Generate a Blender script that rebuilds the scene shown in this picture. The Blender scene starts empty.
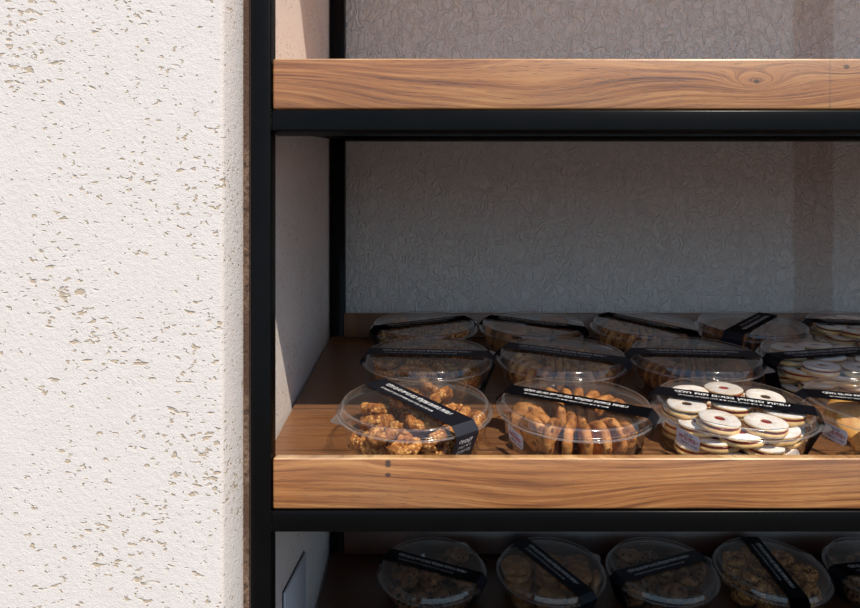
import bpy, bmesh, math, random
from mathutils import Vector, Matrix, noise

PI = math.pi
C = bpy.context.scene.collection
SC = bpy.context.scene
OZ = 1.25                      # camera height above the pavement; z below is measured from the eye

# ------------------------------------------------------------------ camera, sky, sun, exposure
cam_d = bpy.data.cameras.new('camera'); cam = bpy.data.objects.new('camera', cam_d); C.objects.link(cam)
cam.location = (0, 0, OZ); cam.rotation_euler = (PI/2, 0, 0)
cam_d.sensor_width = 36.0; cam_d.lens = 36.0*665/860; cam_d.clip_start = 0.02
SC.camera = cam

world = bpy.data.worlds.new('sky'); SC.world = world; world.use_nodes = True
wn = world.node_tree.nodes; wl = world.node_tree.links
bg = wn['Background']; bg.inputs['Strength'].default_value = 0.80
tcw = wn.new('ShaderNodeTexCoord'); sepw = wn.new('ShaderNodeSeparateXYZ'); rw = wn.new('ShaderNodeValToRGB')
wl.new(tcw.outputs['Generated'], sepw.inputs[0]); wl.new(sepw.outputs['Z'], rw.inputs[0]); wl.new(rw.outputs[0], bg.inputs['Color'])
rw.color_ramp.elements[0].position = 0.0; rw.color_ramp.elements[0].color = (0.56, 0.82, 1.0, 1)
rw.color_ramp.elements[1].position = 0.7; rw.color_ramp.elements[1].color = (0.30, 0.50, 0.90, 1)

sun_d = bpy.data.lights.new('sun', 'SUN'); sun = bpy.data.objects.new('sun', sun_d); C.objects.link(sun)
SUN = Vector((-0.50, 1.0, -1.30)).normalized()
sun.rotation_euler = SUN.to_track_quat('-Z', 'Y').to_euler(); sun.location = (1.5, -2, 4)
sun_d.energy = 4.35; sun_d.color = (1.0, 0.90, 0.74); sun_d.angle = math.radians(0.8)

SC.view_settings.view_transform = 'Standard'; SC.view_settings.look = 'None'
SC.view_settings.gamma = 1.0; SC.view_settings.use_curve_mapping = False
SC.view_settings.exposure = 0.0
SC.cycles.transparent_max_bounces = 48; SC.cycles.max_bounces = 14; SC.cycles.diffuse_bounces = 6
SC.cycles.sample_clamp_indirect = 4.0; SC.cycles.use_denoising = True

# ------------------------------------------------------------------ materials
def lin(r, g, b):
    f = lambda c: ((c/255+0.055)/1.055)**2.4 if c/255 > 0.04045 else c/255/12.92
    return (f(r), f(g), f(b), 1)

LIN = lin
class NT:
    """small helper around one material's node tree"""
    def __init__(s, name):
        s.m = bpy.data.materials.new(name); s.m.use_nodes = True
        s.t = s.m.node_tree; s.b = s.t.nodes['Principled BSDF']; s.o = s.t.nodes['Material Output']
    def n(s, typ, **kw):
        x = s.t.nodes.new(typ)
        for k, v in kw.items():
            if k in x.inputs: x.inputs[k].default_value = v
            else: setattr(x, k, v)
        return x
    def l(s, a, b): s.t.links.new(a, b)
    def math(s, op, a, b=None, c=None, clamp=False):
        x = s.t.nodes.new('ShaderNodeMath'); x.operation = op; x.use_clamp = clamp
        for i, v in enumerate((a, b, c)):
            if v is None: continue
            if isinstance(v, (int, float)): x.inputs[i].default_value = v
            else: s.l(v, x.inputs[i])
        return x.outputs[0]
    def coord(s, scale=(1, 1, 1), rot=(0, 0, 0), loc=(0, 0, 0)):
        tc = s.n('ShaderNodeTexCoord'); mp = s.n('ShaderNodeMapping')
        mp.inputs['Scale'].default_value = scale; mp.inputs['Rotation'].default_value = rot; mp.inputs['Location'].default_value = loc
        s.l(tc.outputs['Object'], mp.inputs['Vector']); return mp.outputs[0]
    def noise(s, vec, scale, detail=2, rough=0.5, dist=0.0):
        x = s.n('ShaderNodeTexNoise'); x.inputs['Scale'].default_value = scale; x.inputs['Detail'].default_value = detail
        x.inputs['Roughness'].default_value = rough; x.inputs['Distortion'].default_value = dist
        s.l(vec, x.inputs['Vector']); return x.outputs['Fac']
    def ramp(s, fac, stops):
        x = s.n('ShaderNodeValToRGB'); e = x.color_ramp.elements
        while len(e) < len(stops): e.new(0.5)
        for i, (p, c) in enumerate(stops): e[i].position = p; e[i].color = c if len(c) == 4 else (*c, 1)
        s.l(fac, x.inputs[0]); return x.outputs[0]
    def mix(s, fac, a, b, blend='MIX'):
        x = s.t.nodes.new('ShaderNodeMix'); x.data_type = 'RGBA'; x.blend_type = blend
        for i, v in ((0, fac), (6, a), (7, b)):
            if isinstance(v, (int, float)): x.inputs[i].default_value = v
            elif isinstance(v, tuple): x.inputs[i].default_value = v
            else: s.l(v, x.inputs[i])
        return x.outputs[2]
    def bump(s, h, dist, strength=1.0, prev=None):
        x = s.n('ShaderNodeBump'); x.inputs['Distance'].default_value = dist; x.inputs['Strength'].default_value = strength
        s.l(h, x.inputs['Height'])
        if prev is not None: s.l(prev, x.inputs['Normal'])
        return x.outputs[0]
    def done(s, col=None, rough=None, normal=None):
        if col is not None:
            if isinstance(col, tuple): s.b.inputs['Base Color'].default_value = col
            else: s.l(col, s.b.inputs['Base Color'])
        if rough is not None:
            if isinstance(rough, (int, float)): s.b.inputs['Roughness'].default_value = rough
            else: s.l(rough, s.b.inputs['Roughness'])
        if normal is not None: s.l(normal, s.b.inputs['Normal'])
        return s.m

def g(v): return (v, v, v, 1)

def mat_stucco_front():
    t = NT('white_stucco')
    c0 = t.coord()
    cr = t.coord(rot=(0, math.radians(28), 0), scale=(0.5, 1, 1.0))          # elongated, slightly rising strokes
    clus = t.ramp(t.noise(c0, 13, 3, 0.6), [(0.36, g(0)), (0.64, g(1))])
    wob = t.noise(cr, 185, 1.5, 0.5, 0.4)
    dots = t.noise(t.coord(scale=(0.8, 1, 1.15)), 250, 1.0, 0.5, 0.3)
    thr_d = t.math('MULTIPLY_ADD', clus, -0.085, 0.712)
    thr_s = t.math('MULTIPLY_ADD', clus, -0.115, 0.735)
    pit_d = t.math('MULTIPLY', t.math('SUBTRACT', dots, thr_d), 16.0, clamp=True)
    pit_s = t.math('MULTIPLY', t.math('SUBTRACT', wob, thr_s), 15.0, clamp=True)
    pit = t.math('MAXIMUM', pit_d, pit_s)
    fine = t.noise(c0, 700, 3, 0.6)
    med = t.noise(c0, 230, 3, 0.55)
    h = t.math('ADD', t.math('MULTIPLY', pit, -0.8), t.math('ADD', t.math('MULTIPLY', fine, 0.5), t.math('MULTIPLY', med, 0.6)))
    base = t.mix(t.noise(c0, 45, 4, 0.6), lin(226, 215, 210), lin(236, 227, 223))
    col = t.mix(t.math('MULTIPLY', pit, 0.75), base, lin(190, 164, 130))
    return t.done(col, 0.9, t.bump(h, 0.0014, 0.7))

def mat_stucco_niche(name='niche_stucco', patch=False):
    t = NT(name)
    c0 = t.coord()
    worm = t.noise(t.coord(scale=(1, 1, 0.7)), 84, 2, 0.55, 0.9)
    ridge = t.math('SUBTRACT', 1.0, t.math('MULTIPLY', t.math('ABSOLUTE', t.math('SUBTRACT', worm, 0.5)), 9.0), clamp=True)
    fine = t.noise(c0, 240, 3, 0.6)
    h = t.math('ADD', t.math('MULTIPLY', ridge, 0.8), t.math('MULTIPLY', fine, 0.7))
    col = t.mix(t.noise(c0, 30, 3, 0.6), lin(222, 219, 217), lin(234, 231, 229))
    if patch:      # a brownish vertical band mixed into the plaster colour
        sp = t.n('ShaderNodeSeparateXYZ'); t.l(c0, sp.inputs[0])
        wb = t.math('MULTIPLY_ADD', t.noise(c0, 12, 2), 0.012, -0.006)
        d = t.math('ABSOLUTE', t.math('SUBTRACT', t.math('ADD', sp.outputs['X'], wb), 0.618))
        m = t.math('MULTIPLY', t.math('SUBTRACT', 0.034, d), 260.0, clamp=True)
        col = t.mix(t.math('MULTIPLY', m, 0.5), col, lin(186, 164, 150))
    return t.done(col, 0.9, t.bump(h, 0.0028, 0.85))

def mat_wood(name, seed, knots=(), seam=None, plank=False, tint=(1, 1, 1)):
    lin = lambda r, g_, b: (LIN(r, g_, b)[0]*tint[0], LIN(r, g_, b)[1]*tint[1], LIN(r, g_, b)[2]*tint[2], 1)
    t = NT(name)
    tc = t.coord(loc=(0, 0, 0)); sp = t.n('ShaderNodeSeparateXYZ'); t.l(tc, sp.inputs[0])
    X, Y, Z = sp.outputs
    V = Y if plank else Z
    cb = t.n('ShaderNodeCombineXYZ'); t.l(t.math('MULTIPLY', X, 2.4), cb.inputs[0]); cb.inputs[1].default_value = seed*3.7
    t.l(t.math('MULTIPLY', V, 7.0), cb.inputs[2])
    warp = t.noise(cb.outputs[0], 1.6, 1.0, 0.4)
    v = t.math('ADD', t.math('MULTIPLY', V, 100.0), t.math('MULTIPLY', warp, 6.0))
    for kx, kz, amp in knots:
        dx = t.math('MULTIPLY', t.math('SUBTRACT', X, kx), 30.0); dz = t.math('MULTIPLY', t.math('SUBTRACT', V, kz), 90.0)
        r2 = t.math('ADD', t.math('MULTIPLY', dx, dx), t.math('MULTIPLY', dz, dz))
        v = t.math('ADD', v, t.math('DIVIDE', amp, t.math('ADD', r2, 0.35)))
    c2 = t.n('ShaderNodeCombineXYZ'); t.l(t.math('MULTIPLY', X, 2.2), c2.inputs[0]); c2.inputs[1].default_value = seed; t.l(v, c2.inputs[2])
    rings = t.noise(c2.outputs[0], 3.2, 5.0, 0.62)
    c3 = t.n('ShaderNodeCombineXYZ'); t.l(t.math('MULTIPLY', X, 70.0), c3.inputs[0]); c3.inputs[1].default_value = seed*2; t.l(t.math('MULTIPLY', v, 20.0), c3.inputs[2])
    pores = t.noise(c3.outputs[0], 1.0, 2.0, 0.55)
    cbg = t.n('ShaderNodeCombineXYZ'); t.l(t.math('MULTIPLY', X, 3.0), cbg.inputs[0]); t.l(t.math('MULTIPLY', V, 14.0), cbg.inputs[2]); cbg.inputs[1].default_value = seed*5
    tone = t.noise(cbg.outputs[0], 1.3, 3, 0.5)
    col = t.ramp(rings, [(0.30, lin(92, 50, 22)), (0.40, lin(146, 88, 42)), (0.52, lin(172, 110, 58)), (0.70, lin(196, 138, 82))])
    col = t.mix(t.math('MULTIPLY', t.math('SUBTRACT', tone, 0.50), 1.8, clamp=True), col, lin(150, 114, 88))
    pm = t.math('MULTIPLY', t.math('SUBTRACT', 0.43, pores), 7.0, clamp=True)
    col = t.mix(t.math('MULTIPLY', pm, 0.6), col, lin(88, 52, 28))
    for kx, kz, amp in knots:
        dx = t.math('MULTIPLY', t.math('SUBTRACT', X, kx), 340.0); dz = t.math('MULTIPLY', t.math('SUBTRACT', V, kz), 480.0)
        r = t.math('SQRT', t.math('ADD', t.math('MULTIPLY', dx, dx), t.math('MULTIPLY', dz, dz)))
        k = t.math('MULTIPLY', t.math('SUBTRACT', 1.1, r), 2.0, clamp=True)
        col = t.mix(t.math('MULTIPLY', k, 0.85), col, lin(52, 32, 22))
    if seam is not None:
        d = t.math('ABSOLUTE', t.math('SUBTRACT', X, seam))
        m = t.math('MULTIPLY', t.math('SUBTRACT', 0.0010, d), 1600.0, clamp=True)
        col = t.mix(t.math('MULTIPLY', m, 0.45), col, lin(104, 78, 62))
    if plank:      # joints between the boards of the panel
        fr = t.math('FRACT', t.math('MULTIPLY', t.math('ADD', V, 0.031), 9.5))
        m = t.math('LESS_THAN', fr, 0.018)
        col = t.mix(t.math('MULTIPLY', m, 0.7), col, lin(60, 38, 26))
    h = t.math('ADD', t.math('MULTIPLY', rings, 0.5), t.math('MULTIPLY', pm, -0.6))
    t.b.inputs['Coat Weight'].default_value = 0.6; t.b.inputs['Coat Roughness'].default_value = 0.28; t.b.inputs['Coat IOR'].default_value = 1.7
    return t.done(col, t.math('MULTIPLY_ADD', rings, 0.25, 0.38), t.bump(h, 0.0004, 0.5))

def mat_steel():
    t = NT('black_painted_steel'); c = t.coord()
    col = t.mix(t.noise(c, 35, 4, 0.6), lin(5, 4, 4), lin(13, 11, 11))
    t.b.inputs['Specular IOR Level'].default_value = 0.04
    t.b.inputs['Coat Weight'].default_value = 0.20; t.b.inputs['Coat Roughness'].default_value = 0.22
    return t.done(col, t.math('MULTIPLY_ADD', t.noise(c, 60, 3), 0.25, 0.33), t.bump(t.noise(c, 260, 2), 0.0003, 0.3))

def mat_caulk():
    t = NT('weathered_filler'); c = t.coord()
    col = t.ramp(t.noise(c, 210, 4, 0.7), [(0.35, lin(58, 42, 34)), (0.5, lin(112, 88, 74)), (0.7, lin(150, 124, 106))])
    col = t.mix(t.ramp(t.noise(c, 12, 2), [(0.4, g(0)), (0.6, g(1))]), col, lin(86, 62, 50))
    return t.done(col, 0.9, t.bump(t.noise(c, 260, 4, 0.7), 0.0025, 0.9))

def mat_plain(name, col, rough=0.6, **kw):
    t = NT(name); c = t.coord()
    k = t.mix(t.noise(c, 40, 3), tuple(v*0.93 for v in col[:3])+(1,), col)
    for a, v in kw.items(): t.b.inputs[a.replace('_', ' ')].default_value = v
    return t.done(k, rough)

def mat_clear(name, haze, tint=0.97, rough=0.06, gain=1.0):
    t = NT(name); t.t.nodes.remove(t.b)
    lw = t.n('ShaderNodeLayerWeight'); lw.inputs['Blend'].default_value = 0.5
    f = t.math('POWER', lw.outputs['Facing'], 3.8)
    f = t.math('MULTIPLY_ADD', f, 0.85*gain, 0.07, clamp=True)
    tr = t.n('ShaderNodeBsdfTransparent'); tr.inputs[0].default_value = (tint, tint, tint*1.005, 1)
    gl = t.n('ShaderNodeBsdfGlossy'); gl.inputs['Roughness'].default_value = rough; gl.inputs['Color'].default_value = (1, 1, 1, 1)
    df = t.n('ShaderNodeBsdfDiffuse'); df.inputs[0].default_value = (0.85, 0.86, 0.88, 1)
    nz = t.noise(t.coord(), 45, 2, 0.5)
    nrm = t.bump(nz, 0.002, 0.35); t.l(nrm, gl.inputs['Normal'])
    m1 = t.n('ShaderNodeMixShader'); m1.inputs[0].default_value = haze; t.l(tr.outputs[0], m1.inputs[1]); t.l(df.outputs[0], m1.inputs[2])
    m2 = t.n('ShaderNodeMixShader'); t.l(f, m2.inputs[0]); t.l(m1.outputs[0], m2.inputs[1]); t.l(gl.outputs[0], m2.inputs[2])
    t.l(m2.outputs[0], t.o.inputs['Surface'])
    return t.m

def mat_cookie(name, dark, mid, light, bits=None, scale=130, bits_col=None, rough=0.6):
    t = NT(name); c = t.coord()
    oi = t.n('ShaderNodeObjectInfo')
    va = t.n('ShaderNodeVectorMath'); va.operation = 'ADD'; t.l(c, va.inputs[0])
    cx = t.n('ShaderNodeCombineXYZ'); t.l(t.math('MULTIPLY', oi.outputs['Random'], 3.0), cx.inputs[0]); t.l(cx.outputs[0], va.inputs[1])
    n1 = t.noise(va.outputs[0], scale, 4, 0.65)
    col = t.ramp(n1, [(0.30, dark), (0.5, mid), (0.70, light)])
    h = n1
    if bits:
        vo = t.n('ShaderNodeTexVoronoi'); vo.inputs['Scale'].default_value = bits; t.l(va.outputs[0], vo.inputs['Vector'])
        pc = t.n('ShaderNodeSeparateColor'); t.l(vo.outputs['Color'], pc.inputs[0])
        m = t.math('MULTIPLY', t.math('LESS_THAN', vo.outputs['Distance'], 0.42), t.math('GREATER_THAN', pc.outputs[0], 0.5))
        col = t.mix(m, col, bits_col); h = t.math('ADD', h, t.math('MULTIPLY', m, 0.6))
    hs = t.n('ShaderNodeHueSaturation'); t.l(col, hs.inputs['Color'])
    t.l(t.math('MULTIPLY_ADD', oi.outputs['Random'], 0.35, 0.82), hs.inputs['Value'])
    t.b.inputs['Specular IOR Level'].default_value = 0.35
    return t.done(hs.outputs[0], rough, t.bump(h, 0.0016, 0.7))

M = dict(
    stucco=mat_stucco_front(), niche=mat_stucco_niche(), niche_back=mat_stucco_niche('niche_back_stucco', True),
    steel=mat_steel(), caulk=mat_caulk(), bead=mat_plain('sealant_bead', lin(158, 136, 120), 0.6),
    wood_top=mat_wood('oak_board_top', 1.3, knots=((0.276, 0.0237, 0.9), (0.352, 0.036, 0.5)), seam=0.338),
    wood_mid=mat_wood('oak_board_middle', 4.1, knots=((-0.0355, 0.0400, 0.05), (-0.0355, 0.0372, 0.05), (-0.0355, 0.0290, 0.02))),
    wood_low=mat_wood('oak_board_low', 7.7), panel=mat_wood('oak_panel', 2.2, plank=True, tint=(0.50, 0.54, 0.66)), panel_low=mat_wood('oak_panel_shade_tint', 6.2, plank=True, tint=(0.20, 0.14, 0.13)), panel_top=mat_wood('oak_panel_pale', 5.2, plank=True, tint=(1.75, 2.1, 2.0)), edge=mat_wood('oak_pale_edge', 3.1, tint=(1.6, 2.3, 3.4)),  # panel_low has shade tinted into its oak; panel_top paled to bounce sun
    clear=mat_clear('clear_plastic', 0.010, 0.985), rim=mat_clear('clear_plastic_rim', 0.07, 0.95, 0.10, 1.5),
    band=mat_plain('dark_paper', (0.013, 0.014, 0.024, 1), 0.48), ink=mat_plain('white_ink', (0.82, 0.82, 0.84, 1), 0.6),
    sticker=mat_plain('sticker_paper', lin(232, 226, 232), 0.6), red=mat_plain('red_ink', lin(190, 50, 45), 0.6), blk=mat_plain('black_ink', lin(45, 42, 48), 0.6),
    plate=mat_plain('grey_plate', lin(226, 230, 240), 0.3), pave=mat_plain('pavement', lin(92, 90, 88), 0.9),
    c_ring=mat_cookie('nut_ring_dough', lin(84, 42, 16), lin(172, 104, 46), lin(232, 170, 96), 320, 140, lin(232, 176, 106), rough=0.75),
    c_sand=mat_cookie('brown_biscuit', lin(128, 74, 32), lin(188, 122, 62), lin(222, 164, 98), 150, 90, lin(120, 72, 34)),
    c_base=mat_cookie('shortbread', lin(222, 168, 100), lin(236, 196, 132), lin(244, 214, 160), scale=90),
    c_sugar=mat_cookie('powdered_sugar', lin(238, 214, 190), lin(250, 242, 234), lin(253, 252, 250), scale=160, rough=0.85),
    c_jam=mat_cookie('red_jam', lin(96, 10, 10), lin(140, 20, 16), lin(166, 34, 26), scale=60, rough=0.2),
    c_choc=mat_cookie('dark_cream', lin(40, 24, 20), lin(62, 38, 30), lin(84, 54, 42), scale=60, rough=0.35),
    c_gold=mat_cookie('golden_butter_dough', lin(196, 122, 48), lin(232, 166, 80), lin(246, 200, 118), scale=80),
    c_tan=mat_cookie('tan_biscuit_dough', lin(108, 64, 28), lin(156, 100, 52), lin(190, 136, 80), scale=90),
    c_wafer=mat_cookie('dark_wafer', lin(84, 46, 20), lin(136, 80, 36), lin(176, 114, 58), scale=180),
    c_chunk=mat_cookie('chocolate_chip_dough', lin(84, 50, 28), lin(128, 82, 48), lin(160, 112, 70), 160, 90, lin(40, 22, 15)),
)
SIM = {"ring":[[5,10,6,0,0,-1.58],[-36,28,6,0,0,2.65],[21,-40,6,0,0,0.6],[37,26,6,0,0,3.13],[-45,-7,6,0,0,-2.79],[44,-11,6,0,0,-0.18],[-3,45,6,0,0,0.81],[-37,-42,17,1.05,-2.97,-0.58],[12,3,18,0,0,0.42],[-44,20,18,0,0,2.91],[28,-39,18,0,0,0.82],[9,47,18,0,0,0.02],[-11,-23,6,0,0,-3.03],[47,-8,18,0,0,-0.37],[-24,49,29,-0.94,0.2,-2.01],[-2,-51,18,-1.07,0.53,2.92],[39,28,18,0,0,1.98],[-50,0,28,-0.41,0.73,-2.45],[31,-40,30,0,0,0.36],[12,49,30,0,0,2.8],[-4,-21,24,0.13,0.44,-1.68],[50,-8,30,0,0,2.78],[-20,17,26,-0.56,-0.31,-2.47],[-12,-61,36,-1.3,1.25,0.06],[9,12,31,-0.11,-0.04,-0.5],[-33,-35,28,0.97,0.52,2.14],[42,28,30,0,0,-2.36]],"ring2":[[1,-6,6,0,0,-2.36],[-41,22,6,0,0,2.14],[12,-40,6,0,0,0.26],[42,19,6,0,0,0.24],[-9,-9,18,0,0,0.36],[38,-16,6,0,0,-1.32],[-19,43,12,-0.25,0.35,0.14],[-24,-33,6,0,0,-3.06],[10,12,17,0.77,0.67,1.91],[-47,-6,12,0.02,0.46,-1.59],[11,-37,18,0,0,-2.38],[16,43,6,0,0,0.64],[-3,-19,30,0,0,-2.57],[47,-12,18,0,0,1.28],[17,45,18,0,0,1.67],[-11,-58,21,1.71,0,-0.19],[-3,16,38,0.29,-0.67,-0.2],[-34,-34,18,0,0,-1.99],[40,-45,22,-1.41,-0.38,0.67],[49,9,28,0.66,0.74,2.73],[-50,36,30,0.93,-1.28,1.56],[14,36,30,0,0,-1.68],[-47,-19,29,0.4,0,-2.2],[33,-20,30,0,0,0.58],[-18,46,24,0.09,-0.42,-2.6],[-25,-46,37,-0.32,-0.43,-0.41],[45,23,28,2.33,-0.57,-0.17],[-35,14,25,-0.08,-0.52,-1.75],[-19,49,36,0.39,0.18,1.92]],"disc":[[40,-7,6,0,0,2.61],[-43,28,18,0.71,0.41,0.61],[9,-40,6,0,0,3.0],[51,29,23,2.25,1.82,-0.38],[-25,-11,6,0,0,-2.87],[38,-21,18,0,0,-0.79],[-19,41,20,-0.9,0.19,-1.58],[-31,-40,23,1.46,2.16,-0.36],[27,11,19,0.57,-0.68,-1.78],[-47,8,29,0.17,0.71,-0.79],[17,-41,26,-0.45,-0.03,2.47],[29,45,31,1.42,-0.31,-0.99],[-2,-21,34,-1.45,1.13,0.85],[-8,45,26,-0.46,-0.82,-2.7],[-16,-57,30,1.68,0.9,-0.19],[9,18,19,0.83,-0.21,-2.37],[-46,-9,32,0.36,0.65,-0.5],[0,42,35,-2.85,0.88,0.21],[-16,0,35,1.26,-0.96,-1.36]],"disc2":[[3,2,5,0,0,-1.45],[-32,30,5,0,0,-0.93],[-9,-42,5,0,0,-1.04],[25,38,16,0,0,0.0],[5,-3,16,0,0,-2.23],[41,14,5,0,0,1.3],[6,43,5,0,0,-0.94],[-44,-41,21,1.2,-2.0,-0.48],[6,-3,26,0,0,1.05],[-35,-11,5,0,0,2.48],[30,-31,5,0,0,1.24],[34,33,26,0,0,-2.34],[8,-5,37,0,0,0.01],[45,3,16,0,0,1.57],[-32,32,16,0,0,0.62],[-9,-45,20,-0.22,-0.14,-1.87],[36,34,37,0,0,2.77],[-34,-11,16,0,0,-2.7],[30,-35,16,0,0,-1.83],[-7,56,30,-2.13,0.7,-0.62],[-33,-12,26,0,0,-0.26],[49,-5,37,0,0,1.25],[-33,33,26,0,0,-1.44],[-2,-48,29,-0.24,-0.12,-1.77],[-7,22,29,-1.57,-0.14,0.85],[-59,9,20,-1.84,-0.96,1.64],[47,-9,26,0,0,-1.08],[-30,36,37,0,0,-0.44],[-31,-21,37,0,0,-1.8],[24,-43,32,-0.31,-0.21,-1.97]],"chunk":[[13,-14,7,0,0,0.89],[-46,33,15,-1.32,0.13,-2.17],[-10,-56,15,1.48,-0.14,2.98],[29,39,7,0,0,2.6],[-16,-3,7,0,0,-2.25],[46,-13,7,0,0,0.9],[-10,48,7,0,0,-2.78],[-43,-41,22,-0.64,-1.4,-1.75],[41,17,14,-0.93,0.11,-2.64],[-49,-6,7,0,0,1.81],[31,-47,15,1.49,-0.13,-2.55],[26,43,21,0,0,-0.15],[0,-14,21,0,0,2.2],[50,-13,21,0,0,1.1],[-24,19,16,0.55,0.19,-2.99],[-20,-35,16,-1.25,-0.42,-0.53],[13,15,20,-0.41,0.71,2.26],[-59,-9,29,1.5,-0.13,1.74],[17,-37,16,1.57,0.45,-2.69],[0,60,34,-1.65,-1.03,0.13],[-1,-10,35,0,0,-1.3],[48,9,37,1.21,-0.08,-2.81],[-23,31,27,-0.51,0.18,0.75],[8,30,37,0.61,0.07,-1.66],[-33,-6,28,0.21,-0.4,0.95],[48,-15,35,-3.14,0,0.47],[38,39,35,-0.01,-0.01,-0.8]]}

# ------------------------------------------------------------------ building helpers
def link(o, parent=None):
    C.objects.link(o)
    if parent is not None: o.parent = parent
    return o
def mesh_obj(name, me, parent=None): return link(bpy.data.objects.new(name, me), parent)
def finish(name, bm, mats, smooth=False, angle=None):
    bmesh.ops.recalc_face_normals(bm, faces=bm.faces[:])
    me = bpy.data.meshes.new(name); bm.to_mesh(me); bm.free()
    for m in (mats if isinstance(mats, (list, tuple)) else [mats]): me.materials.append(m)
    if smooth:
        for p in me.polygons: p.use_smooth = True
        if angle: me.set_sharp_from_angle(angle=math.radians(angle))
    return me
def obj(name, bm, mats, parent=None, smooth=False, angle=None): return mesh_obj(name, finish(name, bm, mats, smooth, angle), parent)
def empty(name, loc=(0, 0, 0)):
    o = bpy.data.objects.new(name, None); o.location = loc; o.empty_display_size = 0.02; return link(o)
def tag(o, label=None, cat=None, group=None, kind=None):
    if label: o['label'] = label
    if cat: o['category'] = cat
    if group: o['group'] = group
    if kind: o['kind'] = kind
    return o
def box(bm, x0, x1, y0, y1, z0, z1, bev=0.0, seg=2):
    vs = [bm.verts.new((x, y, z)) for x in (x0, x1) for y in (y0, y1) for z in (z0, z1)]
    F = [(0, 1, 3, 2), (4, 6, 7, 5), (0, 4, 5, 1), (2, 3, 7, 6), (0, 2, 6, 4), (1, 5, 7, 3)]
    fs = [bm.faces.new([vs[i] for i in f]) for f in F]
    if bev:
        es = set(e for f in fs for e in f.edges)
        bmesh.ops.bevel(bm, geom=list(es), offset=bev, segments=seg, affect='EDGES', profile=0.5)
    return vs
def prism(bm, pts, z0, z1):
    a = [bm.verts.new((x, y, z0)) for x, y in pts]; b = [bm.verts.new((x, y, z1)) for x, y in pts]
    bm.faces.new(a); bm.faces.new(b[::-1])
    for i in range(len(pts)):
        j = (i+1) % len(pts); bm.faces.new((a[i], a[j], b[j], b[i]))
def lathe(bm, prof, N=64, mi=None, close=False):
    rings = []
    for r, z in prof:
        rings.append([bm.verts.new((0, 0, z))] if r <= 1e-6 else [bm.verts.new((r*math.cos(2*PI*i/N), r*math.sin(2*PI*i/N), z)) for i in range(N)])
    for k, (a, b) in enumerate(zip(rings, rings[1:])):
        for i in range(N):
            j = (i+1) % N
            if len(a) == 1 and len(b) == 1: continue
            f = bm.faces.new((a[0], b[i], b[j])) if len(a) == 1 else bm.faces.new((a[i], b[0], a[j])) if len(b) == 1 else bm.faces.new((a[i], b[i], b[j], a[j]))
            if mi: f.material_index = mi[k]

# ------------------------------------------------------------------ geometry constants (metres from the eye)
F = 665.0; TAN = 0.227; TH = math.atan(TAN); XW = -0.159
S0 = -0.1408                       # middle shelf surface height at Y = 0.65
PITCH = 0.338
YF = 0.56; XR = 1.30
def surf(Y, k=0): return S0 + TAN*(Y-0.65) + PITCH*k + OZ

# ------------------------------------------------------------------ the setting
bm = bmesh.new()
prism(bm, [(-2.6, 1.3), (-2.6, 0.53), (-0.1672, 0.53), (-0.1656, 0.5312), (-0.1644, 0.5335), (-0.1612, 0.5480), (-0.1598, 0.557), (XW, 0.566), (XW, 1.3)], 0, 2.7)
tag(obj('wall_left', bm, M['stucco'], None, True, 35), kind='structure')
bm = bmesh.new(); box(bm, XR, 3.6, 0.53, 1.3, 0, 2.7); tag(obj('wall_right', bm, M['stucco']), kind='structure')
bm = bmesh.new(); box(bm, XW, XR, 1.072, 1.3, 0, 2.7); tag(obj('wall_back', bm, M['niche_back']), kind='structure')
bm = bmesh.new(); box(bm, XW, XR, 0.53, 1.072, OZ+0.738, 2.7); tag(obj('wall_header', bm, M['stucco']), kind='structure')
bm = bmesh.new(); box(bm, -9, 9, -12, 1.3, -0.1, 0); tag(obj('floor', bm, M['pave']), kind='structure')
bm = bmesh.new(); box(bm, XW, -0.1529, 0.5655, 0.578, 0, OZ+0.738, 0.001); tag(obj('trim_1', bm, M['caulk']), 'rough brown filler strip between stucco corner and black post', kind='structure')
bm = bmesh.new(); box(bm, -0.1529, -0.1519, 0.5645, 0.578, 0, OZ+0.738, 0.0003); tag(obj('trim_2', bm, M['bead']), 'thin pale sealant bead beside the black post', kind='structure')

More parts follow.
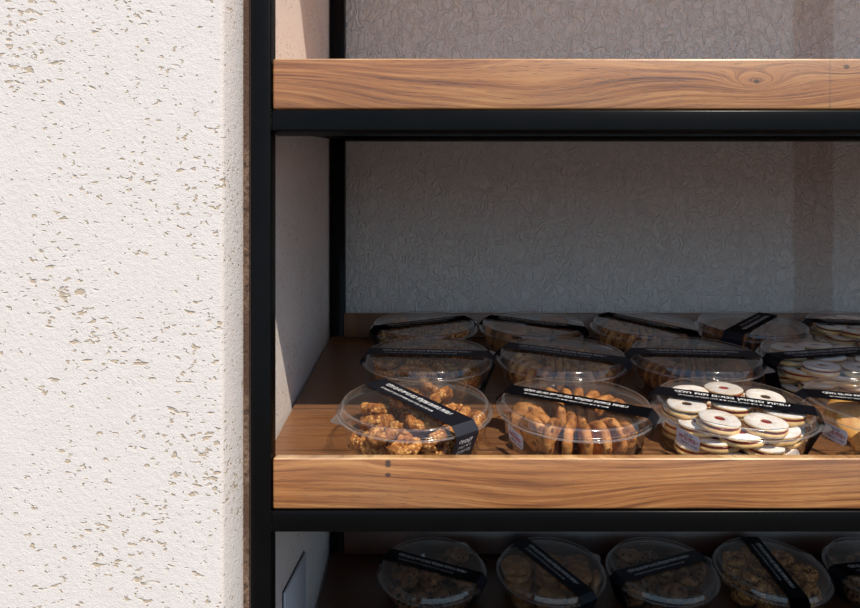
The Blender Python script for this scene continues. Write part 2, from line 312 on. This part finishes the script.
# ------------------------------------------------------------------ steel rack
rack = tag(empty('shelf_rack', (-0.143, 0.57, 0)), 'black painted square-tube steel rack fitted in the stucco niche', 'rack')
off = -rack.location
def rpart(name, x0, x1, y0, y1, z0, z1, bev=0.0016):
    bm = bmesh.new(); box(bm, x0, x1, y0, y1, z0, z1, bev, 3)
    bmesh.ops.translate(bm, verts=bm.verts[:], vec=off)
    return obj(name, bm, M['steel'], rack, True, 40)
PX0, PX1 = -0.1518, -0.1341
ZT = OZ+0.735
rpart('post', PX0, PX1, YF, 0.579, 0, ZT); rpart('post', XR-0.022, XR-0.004, YF, 0.579, 0, ZT)
rpart('post', -0.1572, -0.1348, 1.045, 1.067, 0, ZT); rpart('post', XR-0.026, XR-0.004, 1.045, 1.067, 0, ZT)
for k in (1, 0, -1):
    zb = 0.1457+PITCH*(k-1)+OZ
    rpart('front_beam', PX1+0.0003, XR-0.0223, YF+0.0002, 0.5788, zb, zb+0.018)
    zr = surf(1.03, k)-0.0125
    rpart('rear_beam', -0.1345, XR-0.027, 1.046, 1.064, zr-0.0115, zr+0.0025)
    for x0, x1 in ((PX0, PX1), (XR-0.022, XR-0.004)):
        bm = bmesh.new(); vs = box(bm, x0, x1, 0.5795, 1.0445, 0, 0.018)
        for v in bm.verts: v.co.z += surf(v.co.y, k)-0.0098-0.0185
        bmesh.ops.bevel(bm, geom=bm.edges[:], offset=0.0012, segments=2, affect='EDGES')
        bmesh.ops.translate(bm, verts=bm.verts[:], vec=off); obj('side_rail', bm, M['steel'], rack, True, 40)
    # weld seam where beam meets post
    bm = bmesh.new()
    for i in range(9):
        bmesh.ops.create_icosphere(bm, subdivisions=1, radius=0.0011, matrix=Matrix.Translation((PX1+0.0001, YF+0.0002, zb+0.001+i*0.002)) @ Matrix.Diagonal((0.8, 0.5, 1.2, 1)))
    bmesh.ops.translate(bm, verts=bm.verts[:], vec=off); obj('weld_seam', bm, M['steel'], rack, True)

# ------------------------------------------------------------------ wooden tray shelves
NAMES = {1: ('top', 'wood_top', 'oak tray shelf at the top with a thick front board, nothing on it'),
         0: ('middle', 'wood_mid', 'oak tray shelf in the middle holding three rows of sunlit cookie tubs'),
         -1: ('low', 'wood_low', 'oak tray shelf at the bottom, panel darkened for the shade under the middle one')}
for k in (1, 0, -1):
    nm, wm, lab = NAMES[k]
    zb = 0.1457+PITCH*(k-1)+OZ+0.0188                       # resting on the beam
    ztop = -0.1302+PITCH*k+OZ
    r = tag(empty('wooden_shelf', (0, 0.57, zb)), lab, 'shelf', 'oak tray shelves on the rack')
    bm = bmesh.new(); box(bm, -0.1331, XR-0.024, -0.008, 0.0060, 0, ztop-zb, 0.0020, 4)
    bm.normal_update()
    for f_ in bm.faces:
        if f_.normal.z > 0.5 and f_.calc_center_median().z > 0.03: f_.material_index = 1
    obj('front_board', bm, [M[wm], M['edge']], r, True, 30)
    bm = bmesh.new(); box(bm, -0.155, XR-0.006, 0.5795, 1.0445, -0.009, 0)
    for v in bm.verts: v.co.z += surf(v.co.y, k)-zb; v.co.y -= 0.57
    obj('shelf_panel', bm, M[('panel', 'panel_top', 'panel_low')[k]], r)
    bm = bmesh.new(); zs = surf(1.032, k)-zb; box(bm, -0.1335, XR-0.03, 0.462, 0.474, zs+0.0040, zs+0.040, 0.001)
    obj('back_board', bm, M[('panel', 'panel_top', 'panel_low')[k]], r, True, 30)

# plate on the side wall, low down
def plate(name, d, x0, x1, mat, parent=None):
    bm = bmesh.new(); box(bm, x0, x1, 0.716-d, 0.835+d, OZ-0.418-d, OZ-0.311+d, 0.0006, 2)
    bmesh.ops.translate(bm, verts=bm.verts[:], vec=(XW, 0, 0)); return obj(name, bm, mat, parent, True, 40)
pl = plate('wall_plate', 0.0, 0.0010, 0.0035, M['plate']); tag(pl, 'flat pale grey metal plate on the niche side wall, below the middle shelf', 'plate')
plate('gasket', 0.0013, 0.0, 0.0012, M['blk'], pl)

# ------------------------------------------------------------------ lettering
def text_mesh(name, s, size, mat, off_=0.0, space=1.0):
    cu = bpy.data.curves.new(name, 'FONT'); cu.body = s; cu.size = size; cu.align_x = 'CENTER'; cu.align_y = 'CENTER'
    cu.extrude = 0.0; cu.offset = off_; cu.resolution_u = 2; cu.space_character = space
    o = bpy.data.objects.new(name, cu); C.objects.link(o); bpy.context.view_layer.update()
    me = bpy.data.meshes.new_from_object(o.evaluated_get(bpy.context.evaluated_depsgraph_get()))
    bpy.data.objects.remove(o); bpy.data.curves.remove(cu)
    me.name = name; me.materials.clear(); me.materials.append(mat)
    return me
def heb(s): return s[::-1]
def fit(me, w, dx=0.0, dy=0.0, h=None):
    xs = [v.co.x for v in me.vertices]; ys = [v.co.y for v in me.vertices]
    cx, cy = (min(xs)+max(xs))/2, (min(ys)+max(ys))/2; s = w/(max(xs)-min(xs)); sy = s if h is None else h/(max(ys)-min(ys))
    for v in me.vertices: v.co.x = (v.co.x-cx)*s+dx; v.co.y = (v.co.y-cy)*sy+dy
    return me
def join(name, parts, mats):
    bm = bmesh.new(); n0 = 0
    for me, mi in parts:
        bm.from_mesh(me); bm.faces.ensure_lookup_table()
        for f in bm.faces[n0:]: f.material_index = mi
        n0 = len(bm.faces)
    me = bpy.data.meshes.new(name); bm.to_mesh(me); bm.free()
    for m in mats: me.materials.append(m)
    return me
H = 0.045; RO = 0.0770
def band_text(a, b):
    t1 = fit(text_mesh('t', heb(a), 0.01, M['ink'], 0.0002), 0.104, -0.002, 0.0040, 0.0086)
    t2 = fit(text_mesh('t', heb(b), 0.01, M['ink']), 0.084, -0.008, -0.0048, 0.0036)
    return join('lettering', [(t1, 0), (t2, 0)], [M['ink']])
TXT = dict(
    nut=band_text('עוגיות ביתיות שוקולד במעטפת טעם חלבי', 'תוצרת בית אפייה מסורתית ללא חומרים משמרים'),
    jam=band_text('עוגיות סנדוויץ בטעם תות חלבי', 'תוצרת בית אפייה מסורתית ללא חומרים משמרים'))
logo = join('logo', [(fit(text_mesh('t', heb('קפלי'), 0.01, M['ink'], 0.0003), 0.0135, 0, 0.0045, 0.0062), 0),
                     (fit(text_mesh('t', heb('בית קפה'), 0.01, M['ink']), 0.0125, 0, -0.0015, 0.0032), 0),
                     (fit(text_mesh('t', heb('ומאפים'), 0.01, M['ink']), 0.0135, 0, -0.0062, 0.0034), 0)], [M['ink']])

# ------------------------------------------------------------------ tub, lid, band, sticker
def tub_mesh():
    bm = bmesh.new()
    lathe(bm, [(0, 0.0016), (0.054, 0.0016), (0.058, 0.0003), (0.0622, 0.0003), (0.0648, 0.0022), (0.0668, 0.0120), (0.0673, 0.0126), (0.0712, 0.0335), (0.0718, 0.0352),
               (0.0752, 0.0356), (0.0758, 0.0350)], 72, mi=[0, 0, 0, 0, 0, 0, 0, 0, 1, 1])
    return finish('tub', bm, [M['clear'], M['rim']], True)
def lid_mesh():
    bm = bmesh.new()
    lathe(bm, [(0.0766, 0.0348), (0.0769, 0.0366), (0.0764, 0.0374), (0.0738, 0.0374), (0.0730, 0.0380), (0.0718, 0.0436), (0.0708, H), (0.0690, H), (0.0680, 0.0438), (0.0672, 0.0437), (0.040, 0.0441), (0, 0.0443)], 72,
          mi=[1, 1, 0, 1, 0, 1, 1, 0, 0, 0, 0])
    return finish('lid', bm, [M['clear'], M['rim']], True)
def tab_mesh():
    bm = bmesh.new()
    pts = [(-0.015, -0.0750), (-0.006, -0.0825), (-0.002, -0.0850), (0.002, -0.0850), (0.006, -0.0825), (0.015, -0.0750)]
    prism(bm, pts, 0.0370, 0.0376); return finish('pull_tab', bm, M['rim'])
TUB, LID, TAB = tub_mesh(), lid_mesh(), tab_mesh()
BW = 0.0132
def band_mesh():
    prof = [(-0.0762, 0.0320), (-0.0779, 0.0345), (-0.0780, 0.0375), (-0.0766, 0.0395), (-0.0710, H+0.0004), (-0.035, H+0.0004), (0, H+0.0004), (0.035, H+0.0004),
            (0.0710, H+0.0004), (0.0766, 0.0395), (0.0780, 0.0375), (0.0779, 0.0345), (0.0712, 0.0180), (0.0655, 0.0012)]
    bm = bmesh.new()
    a = [bm.verts.new((x, -BW, z)) for x, z in prof]; b = [bm.verts.new((x, BW, z)) for x, z in prof]
    for i in range(len(prof)-1): bm.faces.new((a[i], a[i+1], b[i+1], b[i]))
    bmesh.ops.solidify(bm, geom=bm.faces[:], thickness=-0.0003)
    return finish('paper_band', bm, M['band'], True, 30)
BAND = band_mesh()
def on_side(me, ang0, zc, slope, rot=0.0, gap=0.0007):
    """wrap a flat mesh (x along, y up) round the tapering side of the tub"""
    me = me.copy()
    ca, sa = math.cos(rot), math.sin(rot)
    for v in me.vertices:
        x, y = v.co.x*ca-v.co.y*sa, v.co.x*sa+v.co.y*ca
        z = zc+y; r = 0.0648+(0.0712-0.0648)*(z-0.0022)/0.0313+gap+v.co.z
        a = ang0+x/0.0685
        v.co = (r*math.cos(a), r*math.sin(a), z)
    return me
def sticker_flat():
    bm = bmesh.new()
    nx, ny, w, h = 12, 6, 0.0245, 0.0165
    gr = [[bm.verts.new((-w/2+w*i/nx, -h/2+h*j/ny, 0)) for j in range(ny+1)] for i in range(nx+1)]
    for i in range(nx):
        for j in range(ny):
            if (i, j) in ((nx-1, ny-1), (nx-1, 0)) :
                q = [gr[i][j], gr[i+1][j], gr[i][j+1]] if j else [gr[i][j], gr[i+1][j+1], gr[i][j+1]]
                bm.faces.new(q)
            else: bm.faces.new((gr[i][j], gr[i+1][j], gr[i+1][j+1], gr[i][j+1]))
    return finish('price_sticker', bm, M['sticker'])
STK = sticker_flat()
STK_TXT = join('printed_price', [(fit(text_mesh('t', '24.90', 0.01, M['blk']), 0.008, 0.001, 0.0050, 0.0024), 1),
                                 (fit(text_mesh('t', heb('עוגיות טריות'), 0.01, M['red'], 0.0002), 0.019, 0.001, 0.0008, 0.0044), 0),
                                 (fit(text_mesh('t', heb('מחיר ליחידה'), 0.01, M['blk']), 0.017, 0.002, -0.0042, 0.0030), 1)], [M['red'], M['blk']])

def frame(X, Y, k, sc=1.0):
    """resting place on shelf k whose lid centre stands at (X, Y)"""
    n = Vector((0, -math.sin(TH), math.cos(TH)))
    base = Vector((X, Y, surf(Y, k))) + n*0.0004
    base += Vector((0, H*math.sin(TH), 0)) ; base.z = surf(base.y, k)+0.0004
    return Matrix.Translation(base) @ Matrix.Rotation(TH, 4, 'X') @ Matrix.Scale(sc, 4)
def px_yaw(p0, p1, k):
    """direction of a band on the lid plane from its two ends in the photo"""
    q = []
    for u, v in (p0, p1):
        c = -(v-304)/F                      # z = c*Y
        z0 = S0+0.0462+PITCH*k              # lid plane at Y = 0.65
        Y = (z0-TAN*0.65)/(c-TAN); q.append(((u-430)/F*Y, Y))
    return math.atan2((q[1][1]-q[0][1])/math.cos(TH), q[1][0]-q[0][0])

def container(X, Y, k, yaw, label, group, scale=1.0, txt='nut', sticker=None, tab=-2.2, logo_on=False, flip=False):
    Fm = frame(X, Y, k, scale)
    r = empty('cookie_tub'); r.matrix_world = Fm; tag(r, label, 'food container', group)
    mesh_obj('tub', TUB, r)
    l = mesh_obj('lid', LID, r); l.rotation_euler.z = 0
    t = mesh_obj('pull_tab', TAB, l); t.rotation_euler.z = tab
    b = mesh_obj('paper_band', BAND, r); b.rotation_euler.z = yaw+(PI if flip else 0)
    x = mesh_obj('lettering', TXT[txt], b); x.location = (0, 0, H+0.0008); x.rotation_euler.z = PI if flip else 0
    if logo_on:
        lo = mesh_obj('logo', logo, b)
        # standing on the band's front end
        tilt = math.atan2(0.0779-0.0712, 0.0165)
        R = Matrix(((0, math.sin(tilt), math.cos(tilt)), (1, 0, 0), (0, math.cos(tilt), -math.sin(tilt)))).to_4x4()
        lo.matrix_local = Matrix.Translation((0.0745, 0, 0.0250)) @ R @ Matrix.Rotation(0.10, 4, 'Z') @ Matrix.Scale(1.15, 4)
    if sticker:
        a, zc, rot = sticker
        s = mesh_obj('price_sticker', on_side(STK, a, zc, 0, rot), r)
        mesh_obj('printed_price', on_side(STK_TXT, a, zc, 0, rot, 0.0010), s)
    return Fm

# ------------------------------------------------------------------ cookies
def rough_up(bm, amp, sc, seed):
    bm.normal_update()
    for v in bm.verts:
        p = v.co*sc+Vector((seed*7.1, seed*3.3, seed))
        v.co += v.normal*amp*(noise.noise(p)+0.5*noise.noise(p*2.3))
def m_ring(seed):
    bm = bmesh.new(); N, K = 44, 14
    R_, r_ = 0.0116, 0.0058
    g_ = []
    for i in range(N):
        a = 2*PI*i/N; rr = r_*(1+0.12*math.sin(9*a+seed)); row = []
        for j in range(K):
            b = 2*PI*j/K; b2 = b+a*3
            q = rr*(1+0.10*math.sin(3*b2))
            row.append(bm.verts.new(((R_+q*math.cos(b))*math.cos(a), (R_+q*math.cos(b))*math.sin(a), q*math.sin(b))))
        g_.append(row)
    for i in range(N):
        for j in range(K): bm.faces.new((g_[i][j], g_[(i+1) % N][j], g_[(i+1) % N][(j+1) % K], g_[i][(j+1) % K]))
    rough_up(bm, 0.0016, 260, seed)
    return finish('nut_ring_cookie', bm, M['c_ring'], True)
def m_disc(name, r, th, mat, seed, amp=0.0006, N=36, dome=0.0):
    bm = bmesh.new()
    h = th/2
    prof = [(0, -h), (r*0.5, -h), (r*0.88, -h*0.95), (r*0.98, -h*0.55), (r, 0), (r*0.98, h*0.55), (r*0.88, h*0.95), (r*0.7, h+dome*.4), (r*0.35, h+dome*.8), (0, h+dome)]
    lathe(bm, prof, N)
    for v in bm.verts:
        a = math.atan2(v.co.y, v.co.x); k = 1+0.03*math.sin(3*a+seed)+0.018*math.sin(7*a+seed*2)
        v.co.x *= k; v.co.y *= k
    rough_up(bm, amp, 180, seed)
    return finish(name, bm, mat, True)
def m_chunk(seed):
    bm = bmesh.new(); bmesh.ops.create_icosphere(bm, subdivisions=4, radius=1)
    for v in bm.verts:
        v.co = Vector((v.co.x*0.0205, v.co.y*0.0146, math.copysign(abs(v.co.z)**0.8, v.co.z)*0.0072))
    rough_up(bm, 0.0030, 120, seed)
    return finish('chocolate_chip_cookie', bm, M['c_chunk'], True)
def m_toplayer(r, hole, th, seed):
    bm = bmesh.new()
    lathe(bm, [(hole, 0), (r*0.93, 0), (r, th*0.35), (r*0.985, th*0.7), (r*0.93, th), (hole*1.25, th), (hole, th*0.8), (hole, 0)], 32, mi=[0, 0, 0, 1, 1, 1, 0])
    for v in bm.verts:
        a = math.atan2(v.co.y, v.co.x); k = 1+0.02*math.sin(4*a+seed); v.co.x *= k; v.co.y *= k
    return finish('top_biscuit', bm, [M['c_base'], M['c_sugar']], True, 60)
RING = [m_ring(s) for s in (1, 2, 3)]
SAND = [m_disc('brown_biscuit', 0.0188, 0.0088, M['c_sand'], s, 0.0010) for s in (1, 2)]
WAFE = [m_disc('dark_wafer_cookie', 0.0190, 0.0048, M['c_wafer'], s, 0.0006) for s in (3, 4)]
GOLD = [m_disc('golden_butter_cookie', 0.0228, 0.0112, M['c_gold'], s, 0.0008, dome=0.0015) for s in (5, 6)]
GOLS = [m_disc('golden_butter_cookie', 0.0202, 0.0098, M['c_tan'], s, 0.0008) for s in (5, 6)]
CHUN = [m_chunk(s) for s in (1, 2, 3)]
JB = m_disc('bottom_biscuit', 0.0194, 0.0056, M['c_base'], 2, 0.0003, 32)
JT = m_toplayer(0.0189, 0.0048, 0.0032, 1)
bm = bmesh.new(); lathe(bm, [(0, 0.0044), (0.003, 0.0042), (0.0044, 0.0034), (0.0049, 0.0018), (0.0184, 0.0016), (0.0188, 0.0008), (0.0184, 0), (0, 0)], 28)
JJ = {0: finish('jam', bm.copy(), M['c_jam'], True), 1: finish('chocolate_cream', bm, M['c_choc'], True)}

CUR = {}
def put_label(o, L, label, group):
    """remember where in its tub a cookie lies, to say so in its label"""
    tag(o, label, 'cookie', group)
    p = L.translation; CUR.setdefault((label, group), []).append((o, p.copy()))
def name_cookies():
    for (label, group), lst in CUR.items():
        zs = [p.z for o, p in lst]; lo, hi = min(zs), max(zs); layered = hi-lo > 0.008
        keyed = {}
        for o, p in lst:
            d = math.hypot(p.x, p.y)
            if d < 0.012: pos = 'centre'
            else:
                s = int(((math.degrees(math.atan2(p.y, p.x))+22.5) % 360)//45)
                pos = ('right side', 'back right', 'back', 'back left', 'left side', 'front left', 'front', 'front right')[s]
                if d < 0.03: pos = 'inner '+pos
            ly = '' if not layered else ('bottom ', 'middle ', 'top ')[min(2, int(3*(p.z-lo)/(hi-lo+1e-6)))]
            keyed.setdefault((ly, pos), []).append((o, p))
        for (ly, pos), q in keyed.items():
            q.sort(key=lambda e: (e[1].x, e[1].y))
            for i, (o, p) in enumerate(q):
                w = ''
                if len(q) == 2: w = ('left of two ', 'right of two ')[i]
                if len(q) == 3: w = ('left of three ', 'middle of three ', 'right of three ')[i]
                if len(q) > 3: w = ('leftmost', 'second from left', 'third from left', 'fourth from left', 'fifth from left', 'sixth from left', 'seventh from left', 'eighth from left')[min(i, 7)]+', '
                o['label'] = label+', '+w+(('in '+ly+'layer, ') if ly else 'at ')+pos
def put(name, me, Fm, L, label, group, rs=1.0):
    o = mesh_obj(name, me); o.matrix_world = Fm @ L @ Matrix.Scale(rs, 4); put_label(o, L, label, group); return o
def from_sim(key, Fm, name, meshes, label, group, dz=0.0, yaw=0.0, zcap=99, rs=0.98):
    for i, (x, y, z, a, b, c) in enumerate(SIM[key]):
        if z > zcap: continue
        L = Matrix.Rotation(yaw, 4, 'Z') @ Matrix.Translation((x/1000, y/1000, z/1000+0.0006+dz)) @ (Matrix.Rotation(c, 4, 'Z') @ Matrix.Rotation(b, 4, 'Y') @ Matrix.Rotation(a, 4, 'X'))
        me = meshes[i % len(meshes)]
        top = rs*max((L.to_3x3() @ v.co).z for v in me.vertices)+L.translation.z
        if top > 0.0440: continue
        put(name, me, Fm, L, label, group, rs)
def standing(Fm, name, meshes, n, label, group, yaw=0.0, rc=0.0445, gap=None, centre=4, cs=0.0096, seed=0, z=0.0222):
    rnd = random.Random(seed)
    for i in range(n):
        a = yaw+2*PI*i/n
        if gap and gap[0] <= (a % (2*PI)) <= gap[1]: continue
        L = Matrix.Rotation(a, 4, 'Z') @ Matrix.Translation((rc, 0, z)) @ Matrix.Rotation(PI/2+rnd.uniform(-.07, .07), 4, 'X') @ Matrix.Rotation(rnd.uniform(0, 6), 4, 'Z')
        put(name, meshes[i % len(meshes)], Fm, L, label, group)
    for i in range(centre):
        L = Matrix.Translation(((i-(centre-1)/2)*cs, 0, z)) @ Matrix.Rotation(PI/2, 4, 'Y') @ Matrix.Rotation(rnd.uniform(0, 6), 4, 'Z')
        put(name, meshes[i % len(meshes)], Fm, L, label, group)
    if gap:
        am = (gap[0]+gap[1])/2
        for q, rr in enumerate((0.0515, 0.0400)):
            L = Matrix.Rotation(am, 4, 'Z') @ Matrix.Translation((rr, 0, z+0.001)) @ Matrix.Rotation(PI/2+0.22, 4, 'Y')
            put(name, meshes[0], Fm, L, label, group)
def jam_layers(Fm, label, group, seed=0, layers=4, dark_every=4):
    rnd = random.Random(seed); h = 0.0101; n = 0
    for ly in range(layers):
        spots = [(0, 0)] + [(0.0450*math.cos(a), 0.0450*math.sin(a)) for a in (2*PI*i/7+ly*0.45 for i in range(7))]
        for (x, y) in spots:
            n += 1
            o = empty('jam_sandwich_cookie')
            s = 1+0.004*ly
            L = Matrix.Translation((x*s+rnd.uniform(-.0006, .0006), y*s+rnd.uniform(-.0006, .0006), 0.0020+0.0028+ly*h)) @ Matrix.Rotation(rnd.uniform(-.10, .10), 4, 'X') @ Matrix.Rotation(rnd.uniform(-.10, .10), 4, 'Y') @ Matrix.Rotation(rnd.uniform(0, 6), 4, 'Z')
            o.matrix_world = Fm @ L; put_label(o, L, label, group)
            mesh_obj('bottom_biscuit', JB, o)
            kd = 1 if n % dark_every == 0 else 0
            j = mesh_obj('chocolate_cream' if kd else 'jam', JJ[kd], o); j.location.z = 0.0026
            tp = mesh_obj('top_biscuit', JT, o); tp.location.z = 0.0040

def XY(px, Y): return (px-430)/F*Y

# front row, middle shelf
GT = 'round clear tubs of cookies with dark paper bands'
Y1, Y2, Y3 = 0.65, 0.8015, 0.949
f = container(XY(415, Y1), Y1, 0, px_yaw((378, 384), (468, 427), 0), 'clear tub of nut ring cookies, leftmost in the sunlit front row', GT, tab=-1.15, logo_on=True)
from_sim('ring2', f, 'nut_ring_cookie', RING, 'nut ring cookie in leftmost sunlit front tub', 'nut ring cookies in the first front tub', yaw=0.6)
f = container(XY(575, Y1), Y1, 0, px_yaw((501, 386), (653, 412), 0), 'clear tub of upright brown biscuits with price sticker, second in the sunlit front row', GT, sticker=(math.radians(206), 0.0200, -0.18), tab=1.2)
standing(f, 'brown_biscuit', SAND, 20, 'brown biscuit in second sunlit front tub', 'brown biscuits in the second front tub', gap=(math.radians(192), math.radians(232)), seed=3)
f = container(XY(733, Y1), Y1, 0, px_yaw((649.6, 391), (816, 413), 0), 'clear tub of sugared red-jam cookies with price sticker, third in the sunlit front row', GT, txt='jam', sticker=(math.radians(214), 0.0215, -0.15), tab=0.9)
jam_layers(f, 'sugar-dusted sandwich cookie in third sunlit front tub', 'sugared jam cookies in the third front tub', 5)
f = container(XY(886, Y1), Y1, 0, px_yaw((796, 392), (860, 398), 0), 'clear tub of golden round cookies, cut by the right edge in the sunlit front row', GT, sticker=(math.radians(203), 0.0225, -0.12), tab=1.0)
from_sim('disc', f, 'golden_butter_cookie', GOLD, 'golden round cookie in rightmost sunlit front tub', 'golden cookies in the fourth front tub', yaw=2.0, dz=0.001)

# second row, middle shelf
s2 = 1.03
f = container(XY(428, Y2), Y2, 0, px_yaw((367, 352), (490, 355), 0), 'clear tub of dark nut ring cookies, leftmost in middle shelf second row', GT, s2, tab=1.9)
from_sim('ring', f, 'nut_ring_cookie', RING, 'nut ring cookie in leftmost second-row tub', 'nut ring cookies in the first second-row tub', yaw=1.6)
f = container(XY(562, Y2), Y2, 0, px_yaw((503, 348), (610, 362), 0), 'clear tub of brown biscuits, second from left in middle shelf second row', GT, s2, tab=2.2)
standing(f, 'brown_biscuit', SAND, 20, 'brown biscuit in second second-row tub', 'brown biscuits in the second second-row tub', seed=6, yaw=.1)
f = container(XY(695, Y2), Y2, 0, px_yaw((631, 353.5), (761, 357), 0), 'clear tub of thin upright wafer cookies, third in middle shelf second row', GT, s2, tab=1.0)
standing(f, 'dark_wafer_cookie', WAFE, 32, 'upright wafer cookie in third second-row tub', 'wafer cookies in the third second-row tub', centre=7, cs=0.0056, seed=9)
f = container(XY(828, Y2), Y2, 0, px_yaw((765, 357.5), (860, 351), 0), 'clear tub of pale sandwich cookies, rightmost in middle shelf second row', GT, s2, txt='jam', tab=1.4, flip=True)
jam_layers(f, 'pale sandwich cookie in rightmost second-row tub', 'pale sandwich cookies in the fourth second-row tub', 8, dark_every=2)

# back row, middle shelf
f = container(XY(424, Y3), Y3, 0, px_yaw((375, 327), (475, 315.5), 0), 'clear tub leftmost in middle shelf back row, band rising rightwards', GT, tab=2.0, flip=True)
from_sim('ring2', f, 'nut_ring_cookie', RING, 'nut ring cookie in leftmost back-row tub', 'nut ring cookies in the first back-row tub', yaw=3.0)
f = container(XY(533, Y3), Y3, 0, px_yaw((484, 315), (588, 328), 0), 'clear tub of pale cookies, second from left in middle shelf back row', GT, tab=2.0)
from_sim('disc2', f, 'golden_butter_cookie', GOLS, 'golden round cookie in second back-row tub', 'golden cookies in the second back-row tub', dz=0.001)
f = container(XY(645, Y3), Y3, 0, px_yaw((608, 313), (702, 333), 0), 'clear tub of brown biscuits, third in middle shelf back row', GT, tab=0.6)
standing(f, 'brown_biscuit', SAND, 20, 'brown biscuit in third back-row tub', 'brown biscuits in the third back-row tub', seed=16, yaw=.3)
f = container(XY(752, Y3), Y3, 0, px_yaw((762, 312), (722, 333), 0), 'clear tub with band running towards the viewer, fourth in middle shelf back row', GT, tab=0.6)
standing(f, 'dark_wafer_cookie', WAFE, 32, 'upright wafer cookie in fourth back-row tub', 'wafer cookies in the fourth back-row tub', centre=7, cs=0.0056, seed=19)
f = container(XY(863, Y3), Y3, 0, px_yaw((805, 319), (860, 321), 0), 'clear tub of pale sandwich cookies, cut by right edge in middle shelf back row', GT, txt='jam', tab=2.4)
jam_layers(f, 'pale sandwich cookie in rightmost back-row tub', 'pale sandwich cookies in the fifth back-row tub', 28)

# lower shelf, in deep shade
GL = 'round clear tubs of cookies on the dark lower shelf'
Y4, Y5 = 0.935, 0.778
for i, (px, e0, e1, what, lab) in enumerate([
        (432, (383, 549), (487, 577), 'chunk', 'first'), (551, (519, 539), (592, 598), 'gold', 'second'), (662, (614, 581), (719, 553), 'chunk', 'third'),
        (772, (752, 537), (803, 600), 'ring', 'fourth'), (885, (832, 565), (870, 561), 'chunk', 'fifth')]):
    f = container(XY(px, Y4), Y4, -1, px_yaw(e0, e1, -1), 'shaded clear tub, %s from left in back row of lower shelf' % lab, GL, tab=(2.5, 2.0, 1.9, 2.0, 2.6)[i], flip=i in (2, 4))
    if what == 'chunk': from_sim('chunk', f, 'chocolate_chip_cookie', CHUN, 'chip cookie in %s back tub, lower shelf' % lab, 'chip cookies in the %s lower back tub' % lab, yaw=i*1.3, dz=0.0005, rs=0.93)
    elif what == 'gold': from_sim('disc2', f, 'golden_butter_cookie', GOLS, 'golden cookie in second back tub, lower shelf', 'golden cookies in the second lower back tub', yaw=2.2, dz=0.001)
    else: from_sim('ring', f, 'nut_ring_cookie', RING, 'nut ring cookie in fourth back tub, lower shelf', 'nut ring cookies in the fourth lower back tub', yaw=1.0)
for i, (X, yaw, lab) in enumerate([(0.004, -0.25, 'first'), (0.166, -0.5, 'second'), (0.326, 0.2, 'third'), (0.484, -0.3, 'fourth')]):
    f = container(X, Y5, -1, yaw, 'clear tub %s from left in lower shelf row cut by bottom edge' % lab, GL, tab=-1.5)
    from_sim('chunk', f, 'chocolate_chip_cookie', CHUN, 'chip cookie in %s front tub, lower shelf' % lab, 'chip cookies in the %s lower front tub' % lab, yaw=i*2.1, dz=0.0005, rs=0.93)

name_cookies()
